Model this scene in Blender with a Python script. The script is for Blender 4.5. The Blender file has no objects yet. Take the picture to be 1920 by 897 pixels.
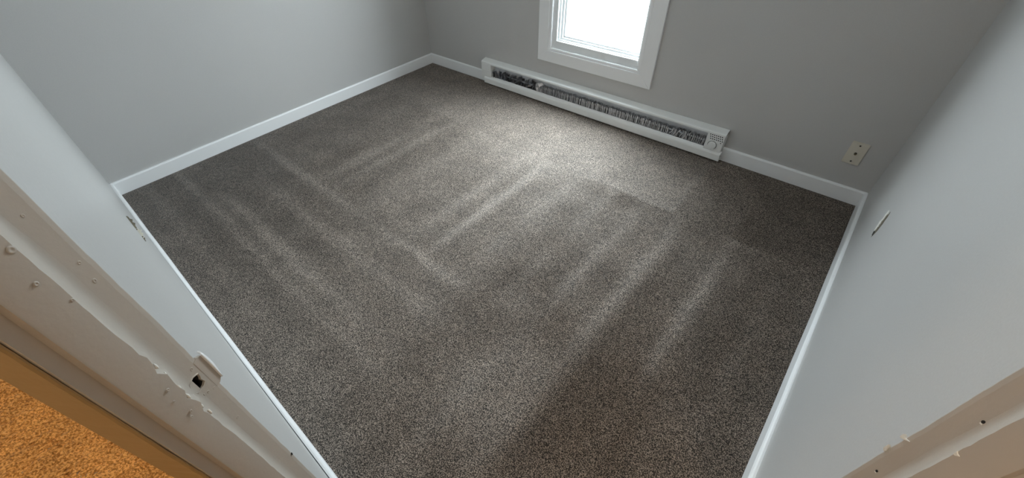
import bpy, bmesh, math, random
import numpy as np
from mathutils import Vector

rng = np.random.default_rng(7)
random.seed(7)
SC = bpy.context.scene
COL = SC.collection

# ------------------------------------------------------------------ camera
cam_d = bpy.data.cameras.new('camera')
cam = bpy.data.objects.new('camera', cam_d)
COL.objects.link(cam)
cam.location = (2.9527, -2.4146, 1.4070)
cam.rotation_mode = 'XYZ'
cam.rotation_euler = (math.radians(46.5959), math.radians(2.2574), math.radians(41.6916))
cam_d.sensor_width = 36.0
cam_d.lens = 36.0 * 779.267 / 1920
cam_d.shift_x = (960 - 924.77) / 1920
cam_d.shift_y = (440.04 - 448.5) / 1920
cam_d.clip_start = 0.01
SC.camera = cam

# ------------------------------------------------------------------ world, lights, exposure
SKY = 19.0
world = bpy.data.worlds.new('overcast_sky')
SC.world = world
world.use_nodes = True
wn = world.node_tree
bg = wn.nodes['Background']
# overcast sky: three times brighter overhead than at the horizon
_tc = wn.nodes.new('ShaderNodeTexCoord'); _sx = wn.nodes.new('ShaderNodeSeparateXYZ'); _mr = wn.nodes.new('ShaderNodeMapRange')
_mr.inputs['From Min'].default_value = 0.0; _mr.inputs['From Max'].default_value = 1.0
_mr.inputs['To Min'].default_value = 1.0 * SKY; _mr.inputs['To Max'].default_value = 3.0 * SKY
_lt = wn.nodes.new('ShaderNodeMath'); _lt.operation = 'LESS_THAN'; _lt.inputs[1].default_value = 0.0   # bright snow-pale ground below the horizon
_gt = wn.nodes.new('ShaderNodeMix'); _gt.inputs[3].default_value = 1.1 * SKY
wn.links.new(_sx.outputs['Z'], _lt.inputs[0]); wn.links.new(_lt.outputs[0], _gt.inputs[0]); wn.links.new(_gt.outputs[0], bg.inputs['Strength'])
wn.links.new(_tc.outputs['Generated'], _sx.inputs[0]); wn.links.new(_sx.outputs['Z'], _mr.inputs['Value'])
wn.links.new(_mr.outputs['Result'], _gt.inputs[2])
bg.inputs['Color'].default_value = (0.87, 0.93, 1.0, 1)

def area(name, loc, rot, sx, sy, energy=1.0, color=(1, 1, 1), portal=False):
    d = bpy.data.lights.new(name, 'AREA')
    d.shape = 'RECTANGLE'; d.size = sx; d.size_y = sy
    d.energy = energy; d.color = color
    o = bpy.data.objects.new(name, d)
    COL.objects.link(o); o.location = loc; o.rotation_euler = rot
    if portal: d.cycles.is_portal = True
    return o
area('window_portal', (1.60, 0.10, 1.18), (math.radians(-90), 0, 0), 0.70, 1.60, portal=True)

def bulb(name, loc, energy, color, r=0.08):
    d = bpy.data.lights.new(name, 'POINT'); d.energy = energy; d.color = color; d.shadow_soft_size = r
    o = bpy.data.objects.new(name, d); COL.objects.link(o); o.location = loc
    return o
bulb('hall_ceiling_lamp', (1.9, -3.4, 2.28), 37, (1.0, 0.84, 0.66))
bulb('added_hall_fill', (3.9, -3.0, 2.28), 14, (1.0, 0.82, 0.62))  # unseen extra lamp, added to brighten the tan casing and left jamb

SC.view_settings.view_transform = 'Standard'
SC.view_settings.look = 'None'
SC.view_settings.gamma = 1.0
SC.view_settings.use_curve_mapping = False
SC.view_settings.exposure = 0.0
SC.cycles.max_bounces = 12
SC.cycles.diffuse_bounces = 8
SC.cycles.use_denoising = True

# ------------------------------------------------------------------ dimensions (metres)
W, D, HB, T = 3.2128, 2.474, 0.0754, 0.0124
CEIL = 2.40
PL = np.array([2.480, -2.474]); PR = np.array([3.2128, -1.886])
ANG = math.radians(38.7)
U = np.array([math.cos(ANG), math.sin(ANG)])        # across the doorway
N = np.array([math.sin(ANG), -math.cos(ANG)])       # out of the room, into the hall
SK = 0.004                                          # thickness of jamb board seen at its edge

# ------------------------------------------------------------------ materials
def new_mat(name):
    m = bpy.data.materials.new(name); m.use_nodes = True
    nt = m.node_tree
    return m, nt, nt.nodes['Principled BSDF']

def paint(name, col, rough=0.5, bump=0.02, scale=220, var=0.03, spec=0.4, detail=3, bdist=0.001, fine=0.0):
    m, nt, b = new_mat(name)
    tc = nt.nodes.new('ShaderNodeTexCoord')
    n1 = nt.nodes.new('ShaderNodeTexNoise'); n1.inputs['Scale'].default_value = scale; n1.inputs['Detail'].default_value = detail
    n2 = nt.nodes.new('ShaderNodeTexNoise'); n2.inputs['Scale'].default_value = 3.0; n2.inputs['Detail'].default_value = 4
    nt.links.new(tc.outputs['Object'], n1.inputs['Vector']); nt.links.new(tc.outputs['Object'], n2.inputs['Vector'])
    mx = nt.nodes.new('ShaderNodeMix'); mx.data_type = 'RGBA'
    mx.inputs['A'].default_value = (*[c * (1 - var) for c in col], 1)
    mx.inputs['B'].default_value = (*[min(1, c * (1 + var)) for c in col], 1)
    if fine:
        ad = nt.nodes.new('ShaderNodeMix'); ad.inputs[0].default_value = fine
        nt.links.new(n2.outputs['Fac'], ad.inputs[2]); nt.links.new(n1.outputs['Fac'], ad.inputs[3])
        nt.links.new(ad.outputs[0], mx.inputs['Factor'])
    else:
        nt.links.new(n2.outputs['Fac'], mx.inputs['Factor'])
    nt.links.new(mx.outputs['Result'], b.inputs['Base Color'])
    b.inputs['Roughness'].default_value = rough
    b.inputs['Specular IOR Level'].default_value = spec
    if bump:
        bp = nt.nodes.new('ShaderNodeBump'); bp.inputs['Strength'].default_value = bump * 10; bp.inputs['Distance'].default_value = bdist
        nt.links.new(n1.outputs['Fac'], bp.inputs['Height']); nt.links.new(bp.outputs['Normal'], b.inputs['Normal'])
    return m

def metal(name, col, rough=0.35, bump=0.0, scale=60):
    m, nt, b = new_mat(name)
    b.inputs['Base Color'].default_value = (*col, 1); b.inputs['Metallic'].default_value = 1.0; b.inputs['Roughness'].default_value = rough
    if bump:
        n1 = nt.nodes.new('ShaderNodeTexNoise'); n1.inputs['Scale'].default_value = scale
        tc = nt.nodes.new('ShaderNodeTexCoord'); nt.links.new(tc.outputs['Object'], n1.inputs['Vector'])
        bp = nt.nodes.new('ShaderNodeBump'); bp.inputs['Strength'].default_value = bump; bp.inputs['Distance'].default_value = 0.004
        nt.links.new(n1.outputs['Fac'], bp.inputs['Height']); nt.links.new(bp.outputs['Normal'], b.inputs['Normal'])
    return m

M = {}
M['wall'] = paint('grey_wall_paint', (0.525, 0.52, 0.512), 0.40, 0.015, 230, 0.09, spec=0.5, fine=0.75)
M['ceil'] = paint('white_ceiling_paint', (0.86, 0.86, 0.85), 0.8, 0.03, 180, 0.02)
M['trim'] = paint('white_trim_paint', (0.86, 0.87, 0.88), 0.38, 0.01, 90, 0.02)
M['window'] = paint('white_vinyl', (0.80, 0.82, 0.83), 0.35, 0, 50, 0.01)
M['jamb'] = paint('beige_jamb_paint', (0.48, 0.435, 0.385), 0.5, 0.02, 150, 0.05, bdist=0.0012)
M['tan'] = paint('tan_casing_paint', (0.36, 0.245, 0.115), 0.5, 0.03, 160, 0.05)
M['chip'] = paint('chipped_plaster', (0.82, 0.80, 0.75), 0.8, 0.08, 300, 0.06)
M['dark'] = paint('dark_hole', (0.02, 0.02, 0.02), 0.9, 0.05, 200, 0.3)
M['heater'] = paint('heater_enamel', (0.86, 0.87, 0.86), 0.35, 0.005, 120, 0.02)
M['heater_in'] = paint('heater_reflector', (0.72, 0.74, 0.77), 0.35, 0.005, 60, 0.05)
M['fin'] = metal('aluminium_fins', (0.80, 0.81, 0.84), 0.42)
M['foil'] = metal('element_sheath', (0.32, 0.33, 0.35), 0.28, 0.5, 90)
M['plate'] = paint('ivory_plastic', (0.66, 0.62, 0.53), 0.4, 0, 50, 0.02)
M['gouge'] = paint('bare_gypsum', (0.16, 0.14, 0.10), 0.9, 0.08, 300, 0.3)
M['screw'] = metal('dark_screw_head', (0.10, 0.09, 0.08), 0.5)
M['brass'] = metal('brass_jack', (0.30, 0.26, 0.18), 0.4)
M['hallwall'] = paint('hall_wall_paint', (0.62, 0.54, 0.42), 0.6, 0.02, 200, 0.03)
M['concrete'] = paint('pale_concrete', (0.62, 0.62, 0.60), 0.9, 0.05, 40, 0.08)
M['subfloor'] = paint('subfloor_board', (0.35, 0.27, 0.18), 0.8, 0.05, 80, 0.1)

def glass_mat():
    m, nt, b = new_mat('window_glass')
    for n in list(nt.nodes):
        if n.type == 'BSDF_PRINCIPLED': nt.nodes.remove(n)
    out = nt.nodes['Material Output']
    tr = nt.nodes.new('ShaderNodeBsdfTransparent'); gl = nt.nodes.new('ShaderNodeBsdfGlossy'); gl.inputs['Roughness'].default_value = 0.02
    tr.inputs['Color'].default_value = (0.93, 0.96, 0.95, 1)
    fr = nt.nodes.new('ShaderNodeFresnel'); fr.inputs['IOR'].default_value = 1.45
    mx = nt.nodes.new('ShaderNodeMixShader')
    ge = nt.nodes.new('ShaderNodeNewGeometry'); mm = nt.nodes.new('ShaderNodeMath'); mm.operation = 'MULTIPLY_ADD'      # only the outer faces reflect
    mm.inputs[1].default_value = -1.0; mm.inputs[2].default_value = 1.0
    nt.links.new(ge.outputs['Backfacing'], mm.inputs[0])
    m2 = nt.nodes.new('ShaderNodeMath'); m2.operation = 'MULTIPLY'
    nt.links.new(fr.outputs[0], m2.inputs[0]); nt.links.new(mm.outputs[0], m2.inputs[1])
    nt.links.new(m2.outputs[0], mx.inputs[0]); nt.links.new(tr.outputs[0], mx.inputs[1]); nt.links.new(gl.outputs[0], mx.inputs[2])
    nt.links.new(mx.outputs[0], out.inputs['Surface'])
    return m
M['glass'] = glass_mat()

def carpet_mat(name, dark, mid, light, scale, tilt, sheen, rough, spec):
    m, nt, b = new_mat(name)
    tc = nt.nodes.new('ShaderNodeTexCoord')
    n1 = nt.nodes.new('ShaderNodeTexNoise'); n1.inputs['Scale'].default_value = scale; n1.inputs['Detail'].default_value = 2.0
    n1.inputs['Roughness'].default_value = 0.6
    nt.links.new(tc.outputs['Object'], n1.inputs['Vector'])
    cr = nt.nodes.new('ShaderNodeValToRGB')
    e = cr.color_ramp.elements
    e[0].position = 0.40; e[0].color = (*dark, 1)
    e[1].position = 0.60; e[1].color = (*light, 1)
    k = cr.color_ramp.elements.new(0.5); k.color = (*mid, 1)
    nt.links.new(n1.outputs['Fac'], cr.inputs['Fac'])
    n2 = nt.nodes.new('ShaderNodeTexNoise'); n2.inputs['Scale'].default_value = 7.0; n2.inputs['Detail'].default_value = 5
    nt.links.new(tc.outputs['Object'], n2.inputs['Vector'])
    mr = nt.nodes.new('ShaderNodeMapRange'); mr.inputs['From Min'].default_value = 0.3; mr.inputs['From Max'].default_value = 0.7
    mr.inputs['To Min'].default_value = 0.85; mr.inputs['To Max'].default_value = 1.12
    nt.links.new(n2.outputs['Fac'], mr.inputs['Value'])
    vm = nt.nodes.new('ShaderNodeVectorMath'); vm.operation = 'SCALE'
    nt.links.new(cr.outputs['Color'], vm.inputs[0]); nt.links.new(mr.outputs['Result'], vm.inputs['Scale'])
    nt.links.new(vm.outputs['Vector'], b.inputs['Base Color'])
    b.inputs['Roughness'].default_value = rough          # nylon fibres glint towards the light
    b.inputs['Specular IOR Level'].default_value = spec
    b.inputs['Sheen Weight'].default_value = sheen
    b.inputs['Sheen Roughness'].default_value = 0.5
    # the lean of the pile (vacuum tracks, some painted light and shade) turns the fibre normals
    at = nt.nodes.new('ShaderNodeAttribute'); at.attribute_name = 'lean'
    ge = nt.nodes.new('ShaderNodeNewGeometry')
    sc = nt.nodes.new('ShaderNodeVectorMath'); sc.operation = 'SCALE'; sc.inputs['Scale'].default_value = tilt
    nt.links.new(at.outputs['Vector'], sc.inputs[0])
    ad = nt.nodes.new('ShaderNodeVectorMath'); ad.operation = 'ADD'
    nt.links.new(ge.outputs['Normal'], ad.inputs[0]); nt.links.new(sc.outputs['Vector'], ad.inputs[1])
    no = nt.nodes.new('ShaderNodeVectorMath'); no.operation = 'NORMALIZE'
    nt.links.new(ad.outputs['Vector'], no.inputs[0])
    nt.links.new(no.outputs['Vector'], b.inputs['Normal'])
    return m
M['carpet'] = carpet_mat('taupe_carpet_yarn', (0.012, 0.009, 0.007), (0.093, 0.074, 0.060), (0.395, 0.327, 0.272), 330, 0.65, 0.10, 0.80, 0.5)
M['shag'] = carpet_mat('orange_carpet_yarn', (0.32, 0.15, 0.035), (0.60, 0.31, 0.09), (0.84, 0.50, 0.19), 150, 0.2, 0.2, 0.8, 0.2)

# ------------------------------------------------------------------ mesh helpers
def link(name, mesh, mat, parent=None):
    o = bpy.data.objects.new(name, mesh); COL.objects.link(o)
    if mat: mesh.materials.append(mat)
    if parent is not None: o.parent = parent
    return o

def finish(name, bm, mat, parent=None, smooth=False, bevel=0.0):
    if bevel:
        bm.normal_update()
        bmesh.ops.recalc_face_normals(bm, faces=bm.faces)
        es = [e for e in bm.edges if len(e.link_faces) == 2 and e.calc_face_angle(0) > 0.6]
        bmesh.ops.bevel(bm, geom=es, offset=bevel, segments=2, affect='EDGES', clamp_overlap=True)
    bmesh.ops.recalc_face_normals(bm, faces=bm.faces)
    if smooth:
        bm.normal_update()
        for e in bm.edges:
            if len(e.link_faces) == 2 and e.calc_face_angle(0) > 0.7: e.smooth = False
    me = bpy.data.meshes.new(name); bm.to_mesh(me); bm.free()
    if smooth:
        for p in me.polygons: p.use_smooth = True
    return link(name, me, mat, parent)

def add_box(bm, a, b):
    v = [bm.verts.new((x, y, z)) for x in (a[0], b[0]) for y in (a[1], b[1]) for z in (a[2], b[2])]
    for f in ((0, 1, 3, 2), (4, 6, 7, 5), (0, 4, 5, 1), (2, 3, 7, 6), (0, 2, 6, 4), (1, 5, 7, 3)):
        bm.faces.new([v[i] for i in f])

def box(name, a, b, mat, parent=None, bevel=0.0):
    bm = bmesh.new(); add_box(bm, a, b)
    return finish(name, bm, mat, parent, bevel=bevel)

def add_prism(bm, pts, z0, z1):
    lo = [bm.verts.new((p[0], p[1], z0)) for p in pts]; hi = [bm.verts.new((p[0], p[1], z1)) for p in pts]
    n = len(pts)
    for i in range(n): bm.faces.new((lo[i], lo[(i + 1) % n], hi[(i + 1) % n], hi[i]))
    bm.faces.new(lo[::-1]); bm.faces.new(hi)

def prism(name, pts, z0, z1, mat, parent=None, bevel=0.0):
    bm = bmesh.new(); add_prism(bm, pts, z0, z1)
    return finish(name, bm, mat, parent, bevel=bevel)

def sweep_x(name, prof, x0, x1, mat, parent=None, bevel=0.0, smooth=False):
    """a closed (y, z) profile drawn along x"""
    bm = bmesh.new()
    a = [bm.verts.new((x0, y, z)) for y, z in prof]; b = [bm.verts.new((x1, y, z)) for y, z in prof]
    n = len(prof)
    for i in range(n): bm.faces.new((a[i], a[(i + 1) % n], b[(i + 1) % n], b[i]))
    bm.faces.new(a[::-1]); bm.faces.new(b)
    return finish(name, bm, mat, parent, smooth, bevel)

def cyl(name, c, axis, r, h, mat, parent=None, seg=24, r2=None, bevel=0.0):
    bm = bmesh.new()
    bmesh.ops.create_cone(bm, cap_ends=True, segments=seg, radius1=r, radius2=r if r2 is None else r2, depth=h)
    q = Vector((0, 0, 1)).rotation_difference(Vector(axis)).to_matrix()
    for v in bm.verts: v.co = q @ v.co + Vector(c)
    return finish(name, bm, mat, parent, bevel=bevel)

def empty(name, loc=(0, 0, 0), parent=None):
    o = bpy.data.objects.new(name, None); COL.objects.link(o); o.location = loc
    o.empty_display_size = 0.1
    if parent is not None: o.parent = parent
    return o

def struct(o):
    o['kind'] = 'structure'; return o

def tag(o, label, cat):
    o['label'] = label; o['category'] = cat; return o

# ------------------------------------------------------------------ room shell
struct(box('floor', (-1.2, -5.0, -0.09), (5.4, 0.16, -0.012), M['subfloor']))
struct(box('ceiling', (-1.2, -5.0, CEIL), (5.4, 0.16, CEIL + 0.1), M['ceil']))

WX0, WX1, WZ0, WZ1 = 1.262, 1.930, 0.364, 1.99      # rough window opening
bm = bmesh.new()
for a, b in (((-0.12, 0, -0.012), (WX0, 0.16, CEIL)), ((WX1, 0, -0.012), (W + 0.122, 0.16, CEIL)),
             ((WX0, 0, -0.012), (WX1, 0.16, WZ0)), ((WX0, 0, WZ1), (WX1, 0.16, CEIL))):
    add_box(bm, a, b)
wall_back = struct(finish('wall_back', bm, M['wall']))
wall_left = struct(box('wall_left', (-0.12, -D, -0.012), (0, 0, CEIL), M['wall']))
BL = PL - SK * U; CL = BL + 0.09 * N; EL = CL - 0.044 * U
wall_front = struct(prism('wall_front', [(-0.12, -D), tuple(BL), tuple(CL), tuple(EL), (-0.12, EL[1])], -0.012, CEIL, M['wall']))
BR = PR + SK * U; CR = BR + 0.09 * N; ER = CR + 0.044 * U
wall_right = struct(prism('wall_right', [(W, 0), tuple(PR + SK * np.array([0, 0.4])), tuple(BR), tuple(CR), tuple(ER), (ER[0], 0)], -0.012, CEIL, M['wall']))
# wall above the doorway
wall_header = struct(prism('wall_over_door', [tuple(PL - 0.02 * U), tuple(PR + 0.02 * U), tuple(PR + 0.02 * U + 0.09 * N), tuple(PL - 0.02 * U + 0.09 * N)], 2.05, CEIL, M['wall']))
# the hall outside the doorway
struct(box('wall_hall_south', (-1.2, -5.0, -0.012), (5.4, -4.9, CEIL), M['hallwall']))
struct(box('wall_hall_west', (-1.2, -4.9, -0.012), (-1.1, 0.16, CEIL), M['hallwall']))
struct(box('wall_hall_east', (5.3, -4.9, -0.012), (5.4, 0.16, CEIL), M['hallwall']))
struct(box('wall_hall_north', (ER[0], 0.06, -0.012), (5.3, 0.16, CEIL), M['hallwall']))
struct(box('wall_hall_end', (-1.1, 0.06, -0.012), (-0.12, 0.16, CEIL), M['hallwall']))

# ------------------------------------------------------------------ baseboards
def bb_prof():
    return [(0, -0.006), (-T, -0.006), (-T, HB - 0.007), (-T * 0.72, HB - 0.002), (-T * 0.35, HB), (0, HB)]
struct(sweep_x('baseboard_back_left', bb_prof(), 0.0, 0.668, M['trim']))
struct(sweep_x('baseboard_back_right', bb_prof(), 2.519, W, M['trim']))
def base_run(name, p0, p1, inward):
    """baseboard from p0 to p1 (plan points on the wall face), inward = unit vector into the room"""
    bm = bmesh.new(); pr = bb_prof(); rows = []
    L = np.linalg.norm(np.array(p1) - np.array(p0)); k = max(2, int(L / 0.12))
    for i in range(k + 1):
        t = i / k; base = np.array(p0) * (1 - t) + np.array(p1) * t
        wob = 0.0012 * math.sin(7.3 * t + 1) + 0.0006 * math.sin(23 * t)
        r = []
        for d, z in pr:
            q = base + np.array(inward) * ((-d) + (wob if d < 0 else 0)); r.append(bm.verts.new((q[0], q[1], z)))
        rows.append(r)
    n = len(pr)
    for a, b in zip(rows, rows[1:]):
        for i in range(n): bm.faces.new((a[i], a[(i + 1) % n], b[(i + 1) % n], b[i]))
    bm.faces.new(rows[0][::-1]); bm.faces.new(rows[-1])
    return struct(finish(name, bm, M['trim']))
base_run('baseboard_left', (0, 0), (0, -D), (1, 0))
base_run('baseboard_front', (0, -D), (PL[0] - 0.012, -D), (0, 1))
base_run('baseboard_right', (W, 0), (W, PR[1] + 0.01), (-1, 0))

# ------------------------------------------------------------------ window
win = struct(empty('window_1', (0, 0, 0)))
OX0, OX1, OZ0, OZ1 = 1.176, 2.015, 0.286, 2.066     # outer edge of the casing
RX0, RX1, RZ0, RZ1 = 1.256, 1.935, 0.362, 1.990     # inner edge of the flat casing
IX0, IX1, IZ0, IZ1 = 1.279, 1.912, 0.380, 1.972     # inner edge of the bead
def quad_frame(name, outer, inner, y0, y1, mat, parent, bevel=0.0):
    """four mitred members between two rectangles, each one a mesh; depth y0..y1"""
    (a0, b0, a1, b1), (c0, d0, c1, d1) = outer, inner
    out = []
    for pts in (((a0, b0), (a1, b0), (c1, d0), (c0, d0)), ((a0, b1), (c0, d1), (c1, d1), (a1, b1)),
                ((a0, b0), (c0, d0), (c0, d1), (a0, b1)), ((a1, b0), (a1, b1), (c1, d1), (c1, d0))):
        bm = bmesh.new()
        f = [bm.verts.new((x, y0, z)) for x, z in pts]; g = [bm.verts.new((x, y1, z)) for x, z in pts]
        bm.faces.new(f); bm.faces.new(g[::-1])
        for i in range(4): bm.faces.new((f[i], g[i], g[(i + 1) % 4], f[(i + 1) % 4]))
        out.append(finish(name, bm, mat, parent, bevel=bevel))
    return out
quad_frame('casing', (OX0, OZ0, OX1, OZ1), (RX0, RZ0, RX1, RZ1), -0.017, 0.0, M['trim'], win, 0.0015)
quad_frame('casing_bead', (RX0, RZ0, RX1, RZ1), (IX0, IZ0, IX1, IZ1), -0.012, 0.0124, M['trim'], win, 0.0025)
quad_frame('jamb_liner', (WX0, WZ0, WX1, WZ1), (IX0 - .003, IZ0 - .003, IX1 + .003, IZ1 + .003), 0.0125, 0.16, M['trim'], win)
S0 = (IX0 - .003, IZ0 - .003, IX1 + .003, IZ1 + .003)
S1 = (1.313, 0.427, 1.900, 1.940)
quad_frame('window_frame', S0, S1, 0.003, 0.105, M['window'], win, 0.0015)  # flat face replaces the sill recess, shaped to keep sky light off it
S2 = (1.325, 0.434, 1.898, 1.932); S3 = (1.339, 0.445, 1.896, 1.920); S4 = (1.352, 0.456, 1.894, 1.908)
quad_frame('sash', S1, S2, 0.018, 0.110, M['window'], win, 0.001)
quad_frame('sash_step', S2, S3, 0.031, 0.106, M['window'], win, 0.001)
quad_frame('glazing_bead', S3, S4, 0.043, 0.100, M['window'], win, 0.002)
box('pane', (S4[0] - .006, 0.054, S4[1] - .006), (S4[2] + .003, 0.058, S4[3] + .006), M['glass'], win)

# ------------------------------------------------------------------ doorway frame
door = struct(empty('door_1', (float(PL[0]), float(PL[1]), 0)))
door.location = (0, 0, 0)
def place(side, s, h):
    q = PL + N * s + U * h if side == 'l' else PR + N * s - U * h
    return q[0], q[1]
def smooth_noise(n, k):
    a = rng.normal(size=n + 4 * k); w = np.hanning(2 * k + 1); w /= w.sum()
    r = np.convolve(a, w, 'same')[2 * k:2 * k + n]
    return r / (r.std() + 1e-9)
def upright(name, side, prof, z0, z1, mat, wob=(), amp=0.0, dz=0.012, smooth=False, k=6, mod=None):
    """a closed (s, h) plan profile drawn up the jamb; the points in wob waver by amp"""
    n = max(2, int((z1 - z0) / dz)); bm = bmesh.new(); rows = []
    ns = smooth_noise(n + 1, k) * 0.7 + smooth_noise(n + 1, 1) * 0.45
    nh = smooth_noise(n + 1, k)
    for i in range(n + 1):
        z = z0 + (z1 - z0) * i / n; r = []
        for j, (s, h) in enumerate(prof):
            ds = dh = 0
            if j in wob:
                ds = ns[i] * amp; dh = nh[i] * amp * 0.4
                if mod: q = mod(z); ds += q[0]; dh += q[1]
            x, y = place(side, s + ds, h + dh); r.append(bm.verts.new((x, y, z)))
        rows.append(r)
    m = len(prof)
    for a, b in zip(rows, rows[1:]):
        for i in range(m): bm.faces.new((a[i], a[(i + 1) % m], b[(i + 1) % m], b[i]))
    bm.faces.new(rows[0][::-1]); bm.faces.new(rows[-1])
    return finish(name, bm, mat, door, smooth)

jamb_prof = [(-0.0016, -SK), (-0.0022, -0.0012), (-0.0010, 0.0), (0.004, 0.0006), (0.045, 0.0), (0.0900, 0.0), (0.0905, -0.001), (0.0905, -SK)]
stop_prof = [(0.020, -0.001)] + [(0.020 + 0.0205 * t, 0.0002 + 0.0110 * t ** 2.3) for t in np.linspace(0, 1, 8)] + \
            [(0.0412, 0.0112), (0.0735, 0.0094), (0.0752, 0.0088), (0.0758, 0.006), (0.0760, 0.0), (0.0760, -0.001)]
def chips(z):     # the paint is scarred where a lock plate was fixed
    if 0.87 < z < 1.035:
        return (0.0022 * math.sin(190 * z) + 0.0016 * math.sin(411 * z), 0.0008 * math.sin(300 * z))
    return (0, 0)
for side in 'lr':
    upright('jamb', side, jamb_prof, 0.0, 2.03, M['jamb'], (1, 2, 3), 0.0004)
    st = upright('door_stop', side, stop_prof, 0.0, 2.02, M['jamb'], (6, 7, 8, 9), 0.0006, smooth=True, mod=chips if side == 'l' else None)
    upright('hall_casing', side, [(0.0908, -0.0035), (0.0915, -0.0025), (0.0930, -0.0027), (0.0945, -0.0050), (0.0945, -0.049), (0.0930, -0.051), (0.0903, -0.051)], 0.0, 2.09,
            M['tan'], (0, 1, 2, 3), 0.0004)
def across(name, s0, s1, z0, z1, mat, ext=0.0):
    a = PL - U * ext; b = PR + U * ext
    prism(name, [tuple(a + N * s0), tuple(b + N * s0), tuple(b + N * s1), tuple(a + N * s1)], z0, z1, mat, door, bevel=0.001)
across('head_jamb', -0.002, 0.09, 2.03, 2.05, M['jamb'], 0.003)
across('head_stop', 0.040, 0.076, 2.018, 2.03, M['jamb'], 0.0)
across('head_casing', 0.0908, 0.0945, 2.035, 2.085, M['tan'], 0.051)

def jpatch(name, side, sz, h, thick, mat, parent=None, bev=0.0012, back=0.0):
    """a polygon of (s, z) points lying on the jamb, proud by thick"""
    bm = bmesh.new()
    f = [bm.verts.new((*place(side, s, h + thick), z)) for s, z in sz]
    g = [bm.verts.new((*place(side, s, h - back), z)) for s, z in sz]
    bm.faces.new(f); bm.faces.new(g[::-1]); n = len(sz)
    for i in range(n): bm.faces.new((f[i], g[i], g[(i + 1) % n], f[(i + 1) % n]))
    return finish(name, bm, mat, parent or door, bevel=bev)

# painted-over strike plate: a lip past the jamb's edge, the latch hole, scars round it
jpatch('strike_plate', 'l', [(-0.0030, 0.950), (-0.0085, 0.946), (-0.0085, 0.893), (-0.0030, 0.8885), (0.004, 0.889), (0.004, 0.949)], 0.0, 0.0007, M['jamb'], bev=0.0, back=0.003)
# rolled edge of the lip, its lit side painted white
bm = bmesh.new()
rows = []
for i in range(9):
    t = i / 8; z = 0.9475 - 0.0555 * t; b = 0.0010 + 0.0060 * math.sin(math.pi * min(1, 0.12 + 0.85 * t)) ** 0.7
    r = [bm.verts.new((*place('l', -0.0083 - b * math.sin(a), 0.0007 - 0.008 * (1 - math.cos(a))), z)) for a in np.linspace(0, 1.5, 6)]
    rows.append(r)
for a, b in zip(rows, rows[1:]):
    for i in range(5): bm.faces.new((a[i], a[i + 1], b[i + 1], b[i]))
o = finish('strike_lip', bm, M['trim'], door, smooth=True)
sol = o.modifiers.new('thickness', 'SOLIDIFY'); sol.thickness = 0.002
# latch hole: a dark-lined pocket whose rim breaks the paint
hole = [(0.0100, 0.9330), (0.0108, 0.9275), (0.0124, 0.9245), (0.0106, 0.9165), (0.0150, 0.9140), (0.0245, 0.9150), (0.0275, 0.9190), (0.0282, 0.9300), (0.0258, 0.9350), (0.0170, 0.9368)]
jamb_l = [o for o in door.children if o.name.startswith('jamb')][0]
bm = bmesh.new()
f = [bm.verts.new((*place('l', s, 0.006), z)) for s, z in hole]; g = [bm.verts.new((*place('l', s, -0.022), z)) for s, z in hole]
bm.faces.new(f); bm.faces.new(g[::-1]); n = len(hole)
for i in range(n): bm.faces.new((f[i], g[i], g[(i + 1) % n], f[(i + 1) % n]))
cutter = finish('cutter', bm, None)
def cut(o):
    md = o.modifiers.new('hole', 'BOOLEAN'); md.object = cutter; md.operation = 'DIFFERENCE'; md.solver = 'EXACT'
    me = bpy.data.meshes.new_from_object(o.evaluated_get(bpy.context.evaluated_depsgraph_get()))
    o.modifiers.clear(); o.data = me
cut(jamb_l); cut(wall_front)
bpy.data.objects.remove(cutter)
bm = bmesh.new()          # timber lining of the hole, coloured near black
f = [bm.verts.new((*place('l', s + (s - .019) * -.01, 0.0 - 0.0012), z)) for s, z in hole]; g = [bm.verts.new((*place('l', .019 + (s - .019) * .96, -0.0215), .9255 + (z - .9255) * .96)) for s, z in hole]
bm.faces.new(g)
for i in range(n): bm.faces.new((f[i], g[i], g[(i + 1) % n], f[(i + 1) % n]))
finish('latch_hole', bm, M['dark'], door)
ring = [(s + (s - 0.0195) * 0.16, z + (z - 0.9255) * 0.16) for s, z in hole]
bm = bmesh.new(); n = len(hole)
A = [bm.verts.new((*place('l', s, 0.0012), z)) for s, z in hole]; B = [bm.verts.new((*place('l', s, 0.0017), z)) for s, z in [((a + c) / 2, (b + d) / 2) for (a, b), (c, d) in zip(hole, ring)]]
C_ = [bm.verts.new((*place('l', s, 0.0003), z)) for s, z in ring]
for i in range(n):
    j = (i + 1) % n
    bm.faces.new((A[i], A[j], B[j], B[i])); bm.faces.new((B[i], B[j], C_[j], C_[i]))
finish('latch_rim', bm, M['jamb'], door, smooth=True)

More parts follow.
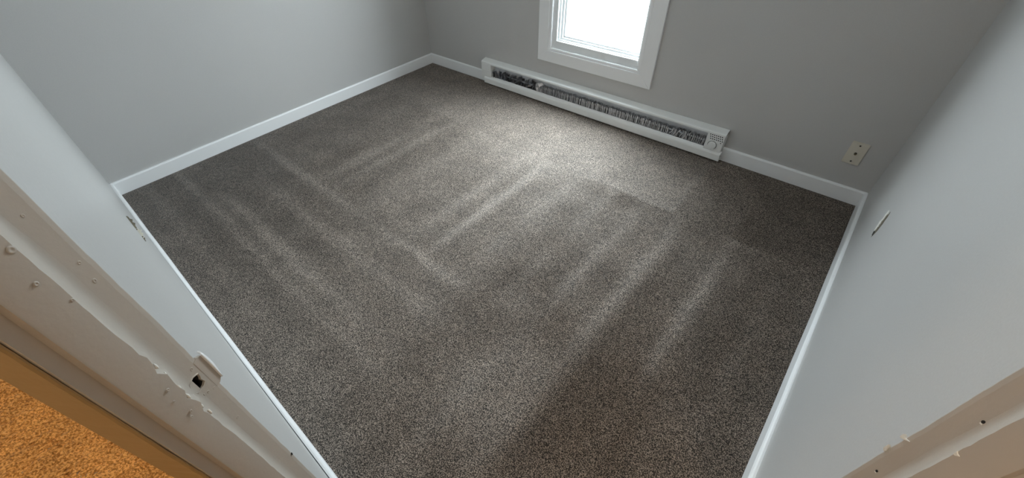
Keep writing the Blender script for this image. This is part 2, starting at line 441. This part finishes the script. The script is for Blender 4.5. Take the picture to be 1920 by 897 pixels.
def blob(name, side, s, z, h, rs, rz, rh, mat, seed):
    r = np.random.default_rng(seed); bm = bmesh.new()
    bmesh.ops.create_icosphere(bm, subdivisions=2, radius=1)
    ph = r.uniform(0, 6, 3)
    for v in bm.verts:
        k = 1 + 0.22 * math.sin(3 * v.co.x + ph[0]) + 0.18 * math.sin(4 * v.co.y + ph[1])
        x, y = place(side, s + v.co.x * rs * k, h + v.co.z * rh); v.co = Vector((x, y, z + v.co.y * rz * k))
    return finish(name, bm, mat, door, smooth=True)
def nail_hole(side, s, z, h, r, mat='jamb'):
    """a filled nail hole: a raised ring of paint round a dimple"""
    bm = bmesh.new(); rows = []
    for rr, hh in ((1.3, -.0004), (1.0, 0.0001), (0.7, 0.0002), (0.4, -0.0002), (0.02, -0.0003)):
        rows.append([bm.verts.new((*place(side, s + r * rr * math.cos(a) * (1 + .15 * math.sin(2 * a + s * 900)), h + 0.0006 + hh), z + r * rr * 1.25 * math.sin(a))) for a in np.linspace(0, 2 * math.pi, 12, endpoint=False)])
    for a, b in zip(rows, rows[1:]):
        for i in range(12): bm.faces.new((a[i], a[(i + 1) % 12], b[(i + 1) % 12], b[i]))
    return finish('nail_hole', bm, M[mat], door, smooth=True)
for s, z, h, r in ((0.0129, 1.2001, 0, .0018), (0.0095, 1.1399, 0, .0018), (0.0118, 1.1169, 0, .0024), (0.043, 1.1912, .0112, .003), (0.0505, 1.159, .0112, .002),
                   (0.0425, 1.1273, .0112, .0015), (0.050, 0.9729, .0112, .002), (0.052, 0.9222, .0112, .002), (0.056, 0.9166, .0112, .0018), (0.0105, 0.9462, 0, .0022),
                   (0.0154, 0.8174, 0, .0026), (0.055, 0.955, .0112, .0015), (0.0165, 0.899, 0, .002), (0.0085, 0.893, 0, .0018)):
    nail_hole('l', s, z, h, r * 0.8)
for i, (s, z, rs, rz) in enumerate(((0.0385, 1.004, .0022, .006), (0.0380, 0.985, .0018, .004), (0.0392, 0.9585, .0024, .006), (0.0400, 0.9375, .0026, .007),
                                    (0.0385, 0.9090, .002, .006), (0.0375, 0.8885, .002, .005), (0.026, 0.905, .0026, .004), (0.0225, 0.903, .0018, .002), (0.028, 0.896, .003, .005))):
    blob('paint_drip', 'l', s, z, 0.0088 if s > 0.03 else 0.0, rs * .7, rz * 1.1, 0.0016 if s > .03 else .0008, M['chip'] if s > .03 else M['jamb'], i)
for s, z, r in ((0.0229, 0.9001, .0017), (0.0142, 0.7031, .0017)):
    bm = bmesh.new()
    f = [bm.verts.new((*place('r', s + r * math.cos(a), 0.0011), z + 1.5 * r * math.sin(a))) for a in np.linspace(0, 2 * math.pi, 10, endpoint=False)]
    g = [bm.verts.new((*place('r', s + r * math.cos(a), -0.0002), z + 1.5 * r * math.sin(a))) for a in np.linspace(0, 2 * math.pi, 10, endpoint=False)]
    bm.faces.new(f)
    for i in range(10): bm.faces.new((f[i], g[i], g[(i + 1) % 10], f[(i + 1) % 10]))
    finish('screw_hole', bm, M['dark'], door)
    jpatch('paint_chip', 'r', [(s - .001, z - .0052), (s + .002, z - .0045), (s + .0014, z - .0026), (s - .0012, z - .0026)], 0.0, 0.0012, M['chip'], bev=0.0003)
jpatch('paint_chip', 'r', [(-0.0070, 0.788), (-0.0068, 0.779), (-0.003, 0.7805), (0.0045, 0.790), (-0.002, 0.7865)], 0.0, 0.0016, M['chip'], bev=0.0004, back=.003)
jpatch('paint_chip', 'r', [(-0.0060, 0.752), (-0.0058, 0.740), (-0.002, 0.7365), (-0.0005, 0.742), (-0.003, 0.749)], 0.0, 0.0014, M['chip'], bev=0.0004, back=.003)
jpatch('paint_chip', 'r', [(0.0400, 0.858), (0.0405, 0.850), (0.0425, 0.850), (0.0455, 0.8555), (0.0425, 0.8555)], 0.010, 0.0022, M['chip'], bev=0.0004)
jpatch('paint_chip', 'l', [(-0.0022, 0.628), (-0.0020, 0.622), (0.0006, 0.621), (0.0004, 0.627)], 0.0, 0.0012, M['dark'], bev=0.0003)

# ------------------------------------------------------------------ gouges in the two walls
def gouge(wall, at, length, wid, tilt, name='wall_gouge'):
    """at(a, d, z): a along the wall, d out of it. Torn paper with dark ends."""
    a0, z0 = tilt[0]; a1, z1 = tilt[1]
    def strip(nm, t0, t1, w, d, mat, seed, off=0.0):
        r = np.random.default_rng(seed); bm = bmesh.new(); L, Rr, Lb, Rb = [], [], [], []
        for t in np.linspace(t0, t1, 9):
            u = (t - t0) / (t1 - t0); ww = w * (0.15 + math.sin(math.pi * u) ** 0.6) * r.uniform(.75, 1.25); a_off = off
            a = a0 + (a1 - a0) * t + a_off + r.normal() * w * .12; z = z0 + (z1 - z0) * t
            L.append(bm.verts.new(at(a - ww, d, z))); Rr.append(bm.verts.new(at(a + ww, d * .6, z)))
            Lb.append(bm.verts.new(at(a - ww, -.0005, z))); Rb.append(bm.verts.new(at(a + ww, -.0005, z)))
        for i in range(8):
            bm.faces.new((L[i], L[i + 1], Rr[i + 1], Rr[i])); bm.faces.new((L[i], Lb[i], Lb[i + 1], L[i + 1])); bm.faces.new((Rr[i], Rr[i + 1], Rb[i + 1], Rb[i]))
        return finish(nm, bm, mat, wall)
    return strip
at_r = lambda a, d, z: (W - d, a, z)
st = gouge(wall_right, at_r, 0, 0, ((-0.7435, 0.452), (-0.7535, 0.345)))
st('wall_gouge', 0.0, 1.0, 0.016, 0.0005, M['gouge'], 1, -0.014)
st('wall_gouge', 0.80, 1.0, 0.015, 0.0008, M['dark'], 7, 0.0)
st('torn_plaster', 0.10, 0.52, 0.015, 0.0020, M['chip'], 2, 0.014)
st('torn_plaster', 0.46, 0.88, 0.018, 0.0024, M['chip'], 3, 0.010)
at_f = lambda a, d, z: (a, -D + d, z)
def flap(name, pts, proud, mat):
    """a strip of torn paper standing off the wall along pts (x, z)"""
    bm = bmesh.new(); n = len(pts); A = []; B = []
    for i, (x, z) in enumerate(pts):
        k = math.sin(math.pi * (i + .35) / (n - .3)) ** 0.7
        A.append(bm.verts.new(at_f(x, 0.0003, z))); B.append(bm.verts.new(at_f(x - .006 * k, 0.0006 + proud * k * (0.8 + .3 * math.sin(9 * i)), z + .002 * k)))
    for i in range(n - 1): bm.faces.new((A[i], A[i + 1], B[i + 1], B[i]))
    o = finish(name, bm, mat, wall_front); m = o.modifiers.new('thickness', 'SOLIDIFY'); m.thickness = 0.0008
FLAP = [(1.184, 0.479), (1.209, 0.470), (1.230, 0.459), (1.242, 0.446), (1.264, 0.440), (1.290, 0.434), (1.300, 0.424)]
def mid_pts(a, b, k): 
    out = []
    for i in range(k):
        t = a + (b - a) * i / (k - 1); q = min(int(t), len(FLAP) - 2); w = t - q
        out.append((FLAP[q][0] * (1 - w) + FLAP[q + 1][0] * w, FLAP[q][1] * (1 - w) + FLAP[q + 1][1] * w))
    return out
flap('torn_paper', mid_pts(0.0, 3.1, 9), 0.009, M['gouge'])
flap('torn_plaster', mid_pts(2.7, 5.0, 8), 0.011, M['plate'])
flap('torn_paper', mid_pts(4.6, 6.0, 6), 0.005, M['gouge'])

# ------------------------------------------------------------------ baseboard heater
HX0, HX1 = 0.660, 2.518
ht = tag(empty('baseboard_heater', (HX0, 0, 0)), 'long white electric baseboard heater with bent fins under the window', 'heater')
ht.location = (0, 0, 0)
HY = -0.055
sweep_x('back_plate', [(-0.001, 0.02), (-0.004, 0.02), (-0.004, 0.172), (-0.001, 0.172)], HX0 + .02, HX1 - .02, M['heater_in'], ht)
sweep_x('top_cover', [(-0.0005, 0.182), (-0.010, 0.1815), (-0.047, 0.1725), (HY + .001, 0.1680), (HY, 0.164), (HY, 0.157), (HY + .002, 0.157), (HY + .003, 0.163),
                      (-0.046, 0.1695), (-0.010, 0.1780), (-0.0005, 0.1785)], HX0, HX1, M['heater'], ht)
sweep_x('cover_lip', [(HY + .002, 0.157), (HY + .014, 0.150), (HY + .0145, 0.1515), (HY + .003, 0.1585)], HX0 + .09, HX1 - .09, M['heater'], ht)
# lower panel: rolled front that runs back into the opening
lp = [(-0.010, 0.008), (-0.060, 0.008), (-0.0625, 0.012), (-0.0610, 0.0450), (-0.0580, 0.0530), (-0.0520, 0.0600), (-0.0440, 0.0660), (-0.0435, 0.0645), (-0.0510, 0.0585), (-0.0560, 0.0520), (-0.0590, 0.0445), (-0.0600, 0.0120), (-0.010, 0.0100)]
sweep_x('lower_panel', lp, 0.690, 2.526, M['heater'], ht)
def cap(name, x0, x1, wings):
    bm = bmesh.new()
    add_box(bm, (x0, HY, 0.108), (x1, -0.001, 0.1566)); add_box(bm, (x0, HY + 0.0008, 0.036), (x1, -0.001, 0.1068))
    return finish(name, bm, M['heater'], ht, bevel=0.0008)
cap('end_cap', HX0, 0.757, None)
jb = cap('control_box', 2.423, HX1, None)
cyl('knob_shadow_ring', (2.464, HY - 0.0004, 0.0925), (0, -1, 0), 0.0252, 0.0016, M['screw'], jb, 32)  # dark disc paints the shadow gap round the knob
kn = cyl('thermostat_knob', (2.464, HY - 0.006, 0.0925), (0, -1, 0), 0.0235, 0.013, M['heater'], jb, 32, 0.0215, bevel=0.0012)
box('knob_pointer', (2.4610, HY - 0.0132, 0.096), (2.4630, HY - 0.0118, 0.111), M['trim'], jb)
bm = bmesh.new()
for r in range(3):
    for c in range(7):
        x = 2.4385 + c * 0.0108 + 0.0036 * r; z = 0.1545 - r * 0.0125
        q = 0.0028
        add_box(bm, (x - q, HY - 0.0006, z - q), (x + q, HY + 0.002, z + q))
v = finish('vent_holes', bm, M['dark'], jb); v['kind'] = 'stuff'
# end face on the right and screws
cyl('screw', (2.505, HY - 0.0008, 0.118), (0, -1, 0), 0.0028, 0.002, M['screw'], jb, 12)
# heating element
cyl('element_tube', (1.59, -0.028, 0.094), (1, 0, 0), 0.0085, 1.68, M['foil'], ht, 16)
bm = bmesh.new(); r = np.random.default_rng(11)
def fin(x, lean, twist, z0, z1, y0, y1, amp):
    n = 4; pts = []; fl = r.uniform(.0026, .0044)
    for i in range(n + 1):
        t = i / n; z = z0 + (z1 - z0) * t
        off = lean * (t - .3) + amp * math.sin(6 * t + x * 90)
        pts.append((bm.verts.new((x + off - twist, y0, z)), bm.verts.new((x + off + twist, y1, z)), bm.verts.new((x + off + twist + fl, y1 - .0004, z))))
    for a, b in zip(pts, pts[1:]):
        bm.faces.new((a[0], a[1], b[1], b[0])); bm.faces.new((a[1], a[2], b[2], b[1]))
crushed = bmesh.new(); sound = bm
x = 0.86
while x < 2.41:
    bm = crushed if x < 1.20 else sound
    if x < 1.16: ln, tw, st_, am = r.normal(.020, .012), r.normal(0, .010), 0.013, .004
    elif x < 1.24: ln, tw, st_, am = r.normal(-.014, .012), r.normal(0, .010), 0.008, .004
    elif 2.20 < x < 2.30: ln, tw, st_, am = r.normal(.008, .010), r.normal(0.01, .010), 0.0085, .003
    else: ln, tw, st_, am = r.normal(0.0015, .0025), r.normal(0, .0022), 0.0085, .0008
    fin(x, ln, tw, 0.060 + r.normal(0, .001), 0.114 + r.normal(0, .002 if x > 1.24 else .006), -0.010, -0.041 + r.normal(0, .0012), am)
    x += st_ * r.uniform(.8, 1.2)
cf = finish('crushed_fins', crushed, M['foil'], ht); cf['kind'] = 'stuff'; cf['label'] = 'dull dark flattened fins'
sl = cf.modifiers.new('thickness', 'SOLIDIFY'); sl.thickness = 0.0005
f = finish('heating_fins', sound, M['fin'], ht); f['kind'] = 'stuff'
sl = f.modifiers.new('thickness', 'SOLIDIFY'); sl.thickness = 0.0005
# crumpled flaps of foil on the element's cold end
bm = bmesh.new()
for i in range(5):
    x0 = 0.775 + i * .028
    pts = [bm.verts.new((x0 + r.uniform(-.01, .02), -0.02 - .03 * ((k // 2) / 2) + r.normal(0, .003), 0.07 + .045 * (k % 2) + r.normal(0, .006))) for k in range(6)]
    bm.faces.new((pts[0], pts[1], pts[3], pts[2])); bm.faces.new((pts[2], pts[3], pts[5], pts[4]))
o = finish('element_end', bm, M['foil'], ht)
sl = o.modifiers.new('thickness', 'SOLIDIFY'); sl.thickness = 0.0006

# ------------------------------------------------------------------ wall plate
px0, pz0 = 3.042, 0.1935
pl = tag(box('wall_plate', (px0, -0.0055, pz0), (px0 + .0698, 0.0, pz0 + .1143), M['plate'], bevel=0.002), 'small ivory cable outlet plate with dark centre jack, low on the window wall', 'outlet')
for z in (pz0 + .0155, pz0 + .0985):
    s = cyl('screw', (px0 + .0349, -0.0062, z), (0, -1, 0), 0.0036, 0.0016, M['screw'], pl, 14)
    box('screw_slot', (px0 + .0349 - .003, -0.0072, z - .0004), (px0 + .0349 + .003, -0.0068, z + .0004), M['dark'], s)
jk = cyl('jack', (px0 + .0349, -0.0080, pz0 + .0572), (0, -1, 0), 0.0062, 0.005, M['screw'], pl, 6)
cyl('jack_thread', (px0 + .0349, -0.0125, pz0 + .0572), (0, -1, 0), 0.0042, 0.007, M['brass'], jk, 16)
cyl('jack_pin', (px0 + .0349, -0.0165, pz0 + .0572), (0, -1, 0), 0.0012, 0.002, M['dark'], jk, 8)

# ------------------------------------------------------------------ carpets
def bandpass(nx, ny, step, lam, width, seed):
    r = np.random.default_rng(seed); a = r.normal(size=(ny, nx)).astype(np.float32)
    fx = np.fft.fftfreq(nx, step)[None, :]; fy = np.fft.fftfreq(ny, step)[:, None]
    k = np.sqrt(fx ** 2 + fy ** 2); g = np.exp(-((k - 1 / lam) / (width / lam)) ** 2)
    b = np.real(np.fft.ifft2(np.fft.fft2(a) * g)); return b / b.std()

def sstep(a, b, x):
    t = np.clip((x - a) / (b - a), 0, 1); return t * t * (3 - 2 * t)

def grid_mesh(name, X, Y, Z, keep, lean, mat):
    ny, nx = X.shape
    co = np.stack([X, Y, Z], -1).reshape(-1, 3)
    i = np.arange((ny - 1) * (nx - 1)); r_, c_ = i // (nx - 1), i % (nx - 1)
    v0 = r_ * nx + c_
    q = np.stack([v0, v0 + 1, v0 + nx + 1, v0 + nx], 1)
    q = q[keep.reshape(-1)[q].all(1)]
    used = np.unique(q); remap = np.full(len(co), -1, np.int64); remap[used] = np.arange(len(used))
    q = remap[q]; co = co[used]; ln = lean.reshape(-1, 3)[used]
    me = bpy.data.meshes.new(name)
    me.vertices.add(len(co)); me.vertices.foreach_set('co', co.astype(np.float32).ravel())
    me.loops.add(q.size); me.loops.foreach_set('vertex_index', q.astype(np.int32).ravel())
    me.polygons.add(len(q)); me.polygons.foreach_set('loop_start', np.arange(0, q.size, 4, dtype=np.int32))
    me.update(calc_edges=True)
    me.polygons.foreach_set('use_smooth', np.ones(len(q), bool))
    a = me.attributes.new('lean', 'FLOAT_VECTOR', 'POINT'); a.data.foreach_set('vector', ln.astype(np.float32).ravel())
    return link(name, me, mat)

# room carpet: cut-pile lumps; the lean carries vacuum lanes plus light pools and shade
st_ = 0.0029
xs = np.arange(0.004, W - 0.004, st_); ys = np.arange(-D - 0.01, -0.004, st_)
X, Y = np.meshgrid(xs, ys); ny, nx = X.shape
hgt = bandpass(nx, ny, st_, 0.0078, 0.42, 3) * 0.00055
slow = bandpass(nx, ny, st_, 0.30, 0.6, 5)
mid_ = bandpass(nx, ny, st_, 0.05, 0.7, 6)

def ridge(c, w, v): return np.exp(-((v - c) / w) ** 2)
wx = X + 0.004 * slow; wy = Y + 0.004 * bandpass(nx, ny, st_, 0.35, 0.6, 8)
zA = sstep(-0.655, -0.625, wy)                                   # lanes against the window wall
zC = 1 - sstep(-1.70, -1.60, wy) * 1.0                           # cross lanes nearest the door wall
zC = zC * (1 - sstep(1.95, 2.15, wx))
zB = np.clip(1 - zA - zC, 0, 1)
LA = 0.08 - 0.4 * (1 - sstep(0.45, 0.95, wx)) - 0.7 * sstep(2.50, 2.53, wx) - 0.6 * sstep(2.79, 2.82, wx) - 0.25 * sstep(2.95, 3.0, wx) + 0.30 * ridge(2.51, .018, wx) + 0.3 * ridge(2.80, .018, wx) \
     + 0.12 * ridge(2.04, .03, wx) - 0.18 * ridge(2.12, .04, wx) - 0.15 * ridge(1.78, .04, wx) - 0.12 * ridge(1.35, .05, wx) - 0.15 * ridge(1.05, .05, wx) - 0.5 * sstep(-0.16, -0.03, wy)  # last term puts the heater's shade into the lean
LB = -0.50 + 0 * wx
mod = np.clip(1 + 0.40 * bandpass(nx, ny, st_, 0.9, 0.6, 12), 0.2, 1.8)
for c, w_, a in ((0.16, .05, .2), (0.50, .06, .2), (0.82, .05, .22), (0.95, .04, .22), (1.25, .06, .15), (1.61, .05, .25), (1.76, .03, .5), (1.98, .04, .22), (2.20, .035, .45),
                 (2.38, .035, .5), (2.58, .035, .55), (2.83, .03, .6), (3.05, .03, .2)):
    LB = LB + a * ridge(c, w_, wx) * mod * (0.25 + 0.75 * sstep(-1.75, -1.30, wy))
LB = LB + 0.45 * sstep(-0.95, -0.63, wy) * (1 - sstep(1.7, 2.2, wx)) * sstep(0.8, 1.2, wx)      # window light pool spreading past the cross track, put into the lean
LB = LB + 0.16 * (1 - sstep(-2.0, -1.7, wy))  # hall light near the doorway, put into the lean
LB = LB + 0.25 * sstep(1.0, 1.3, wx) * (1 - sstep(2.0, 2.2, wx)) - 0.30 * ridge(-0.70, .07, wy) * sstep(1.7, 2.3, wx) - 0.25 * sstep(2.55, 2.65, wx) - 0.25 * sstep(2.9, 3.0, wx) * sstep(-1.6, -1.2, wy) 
LB = LB + 0.34 * sstep(2.22, 2.34, wx) * (1 - sstep(2.50, 2.64, wx)) * (1 - sstep(-1.78, -1.62, wy)) * sstep(-2.25, -2.05, wy) - 0.28 * sstep(2.62, 2.66, wx) * (1 - sstep(2.86, 2.95, wx)) * (1 - sstep(-1.62, -1.48, wy)) * sstep(-2.1, -1.95, wy)  # light patch: hall light falling through the doorway, put into the lean
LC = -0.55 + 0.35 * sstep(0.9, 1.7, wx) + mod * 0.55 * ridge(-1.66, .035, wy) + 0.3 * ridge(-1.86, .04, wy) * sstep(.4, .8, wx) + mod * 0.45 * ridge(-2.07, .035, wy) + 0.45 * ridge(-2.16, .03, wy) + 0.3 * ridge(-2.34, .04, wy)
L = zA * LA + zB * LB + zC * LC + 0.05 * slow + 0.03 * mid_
L = np.clip(L, -1, 1.4)
lean = np.zeros((ny, nx, 3), np.float32); lean[..., 1] = L; lean[..., 0] = 0.4 * zC * L + 0.9 * sstep(2.45, 3.0, wx) * zA + 0.35 * sstep(2.7, 3.1, wx) * zB * sstep(-1.6, -1.1, wy) - 0.4 * (1 - sstep(0.2, 1.0, wx))  # sideways lean paints in the dark right corner and left side
jit = bandpass(nx, ny, st_, 0.012, 0.6, 9)
Xs = X - 0.0 * hgt; Ys = Y
Z = hgt + 0.0002 * mid_ - 0.002
edge = np.minimum.reduce([X, -Y, W - X, Y + D + 0.2])
Z = Z - 0.005 * (1 - sstep(T, T + 0.02, edge))
dl = (X - PL[0]) * N[0] + (Y - PL[1]) * N[1]                     # past the doorway line
keep = (dl < 0.045) & ((Y > -D + 0.002) | (X > PL[0] + 0.01)) & ((X < W - 0.003))
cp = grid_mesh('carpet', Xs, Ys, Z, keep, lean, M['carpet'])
tag(cp, 'heathered taupe grey cut-pile carpet with vacuum tracks filling the room', 'carpet'); cp['kind'] = 'stuff'

# hall carpet: longer, clumped orange pile
st2 = 0.0065
xs = np.arange(-0.9, 4.6, st2 ); ys = np.arange(-4.0, -2.50, st2)
xs = np.arange(0.0, 3.6, st2)
X, Y = np.meshgrid(xs, ys); ny, nx = X.shape
h2 = bandpass(nx, ny, st2, 0.020, 0.45, 21) * 0.0055 + bandpass(nx, ny, st2, 0.10, 0.6, 22) * 0.0015
dl = (X - PL[0]) * N[0] + (Y - PL[1]) * N[1]
keep = ((Y < EL[1] - 0.002) | (dl > 0.05)) & ((X < PR[0]) | (dl > .05))
lean = np.zeros((ny, nx, 3), np.float32); lean[..., 1] = bandpass(nx, ny, st2, 0.15, 0.6, 23) * .4
hc = grid_mesh('hall_carpet', X + h2 * .6, Y - h2 * .8, h2 - 0.004, keep, lean, M['shag'])
tag(hc, 'golden orange plush carpet in the hall beyond the door frame', 'carpet'); hc['kind'] = 'stuff'
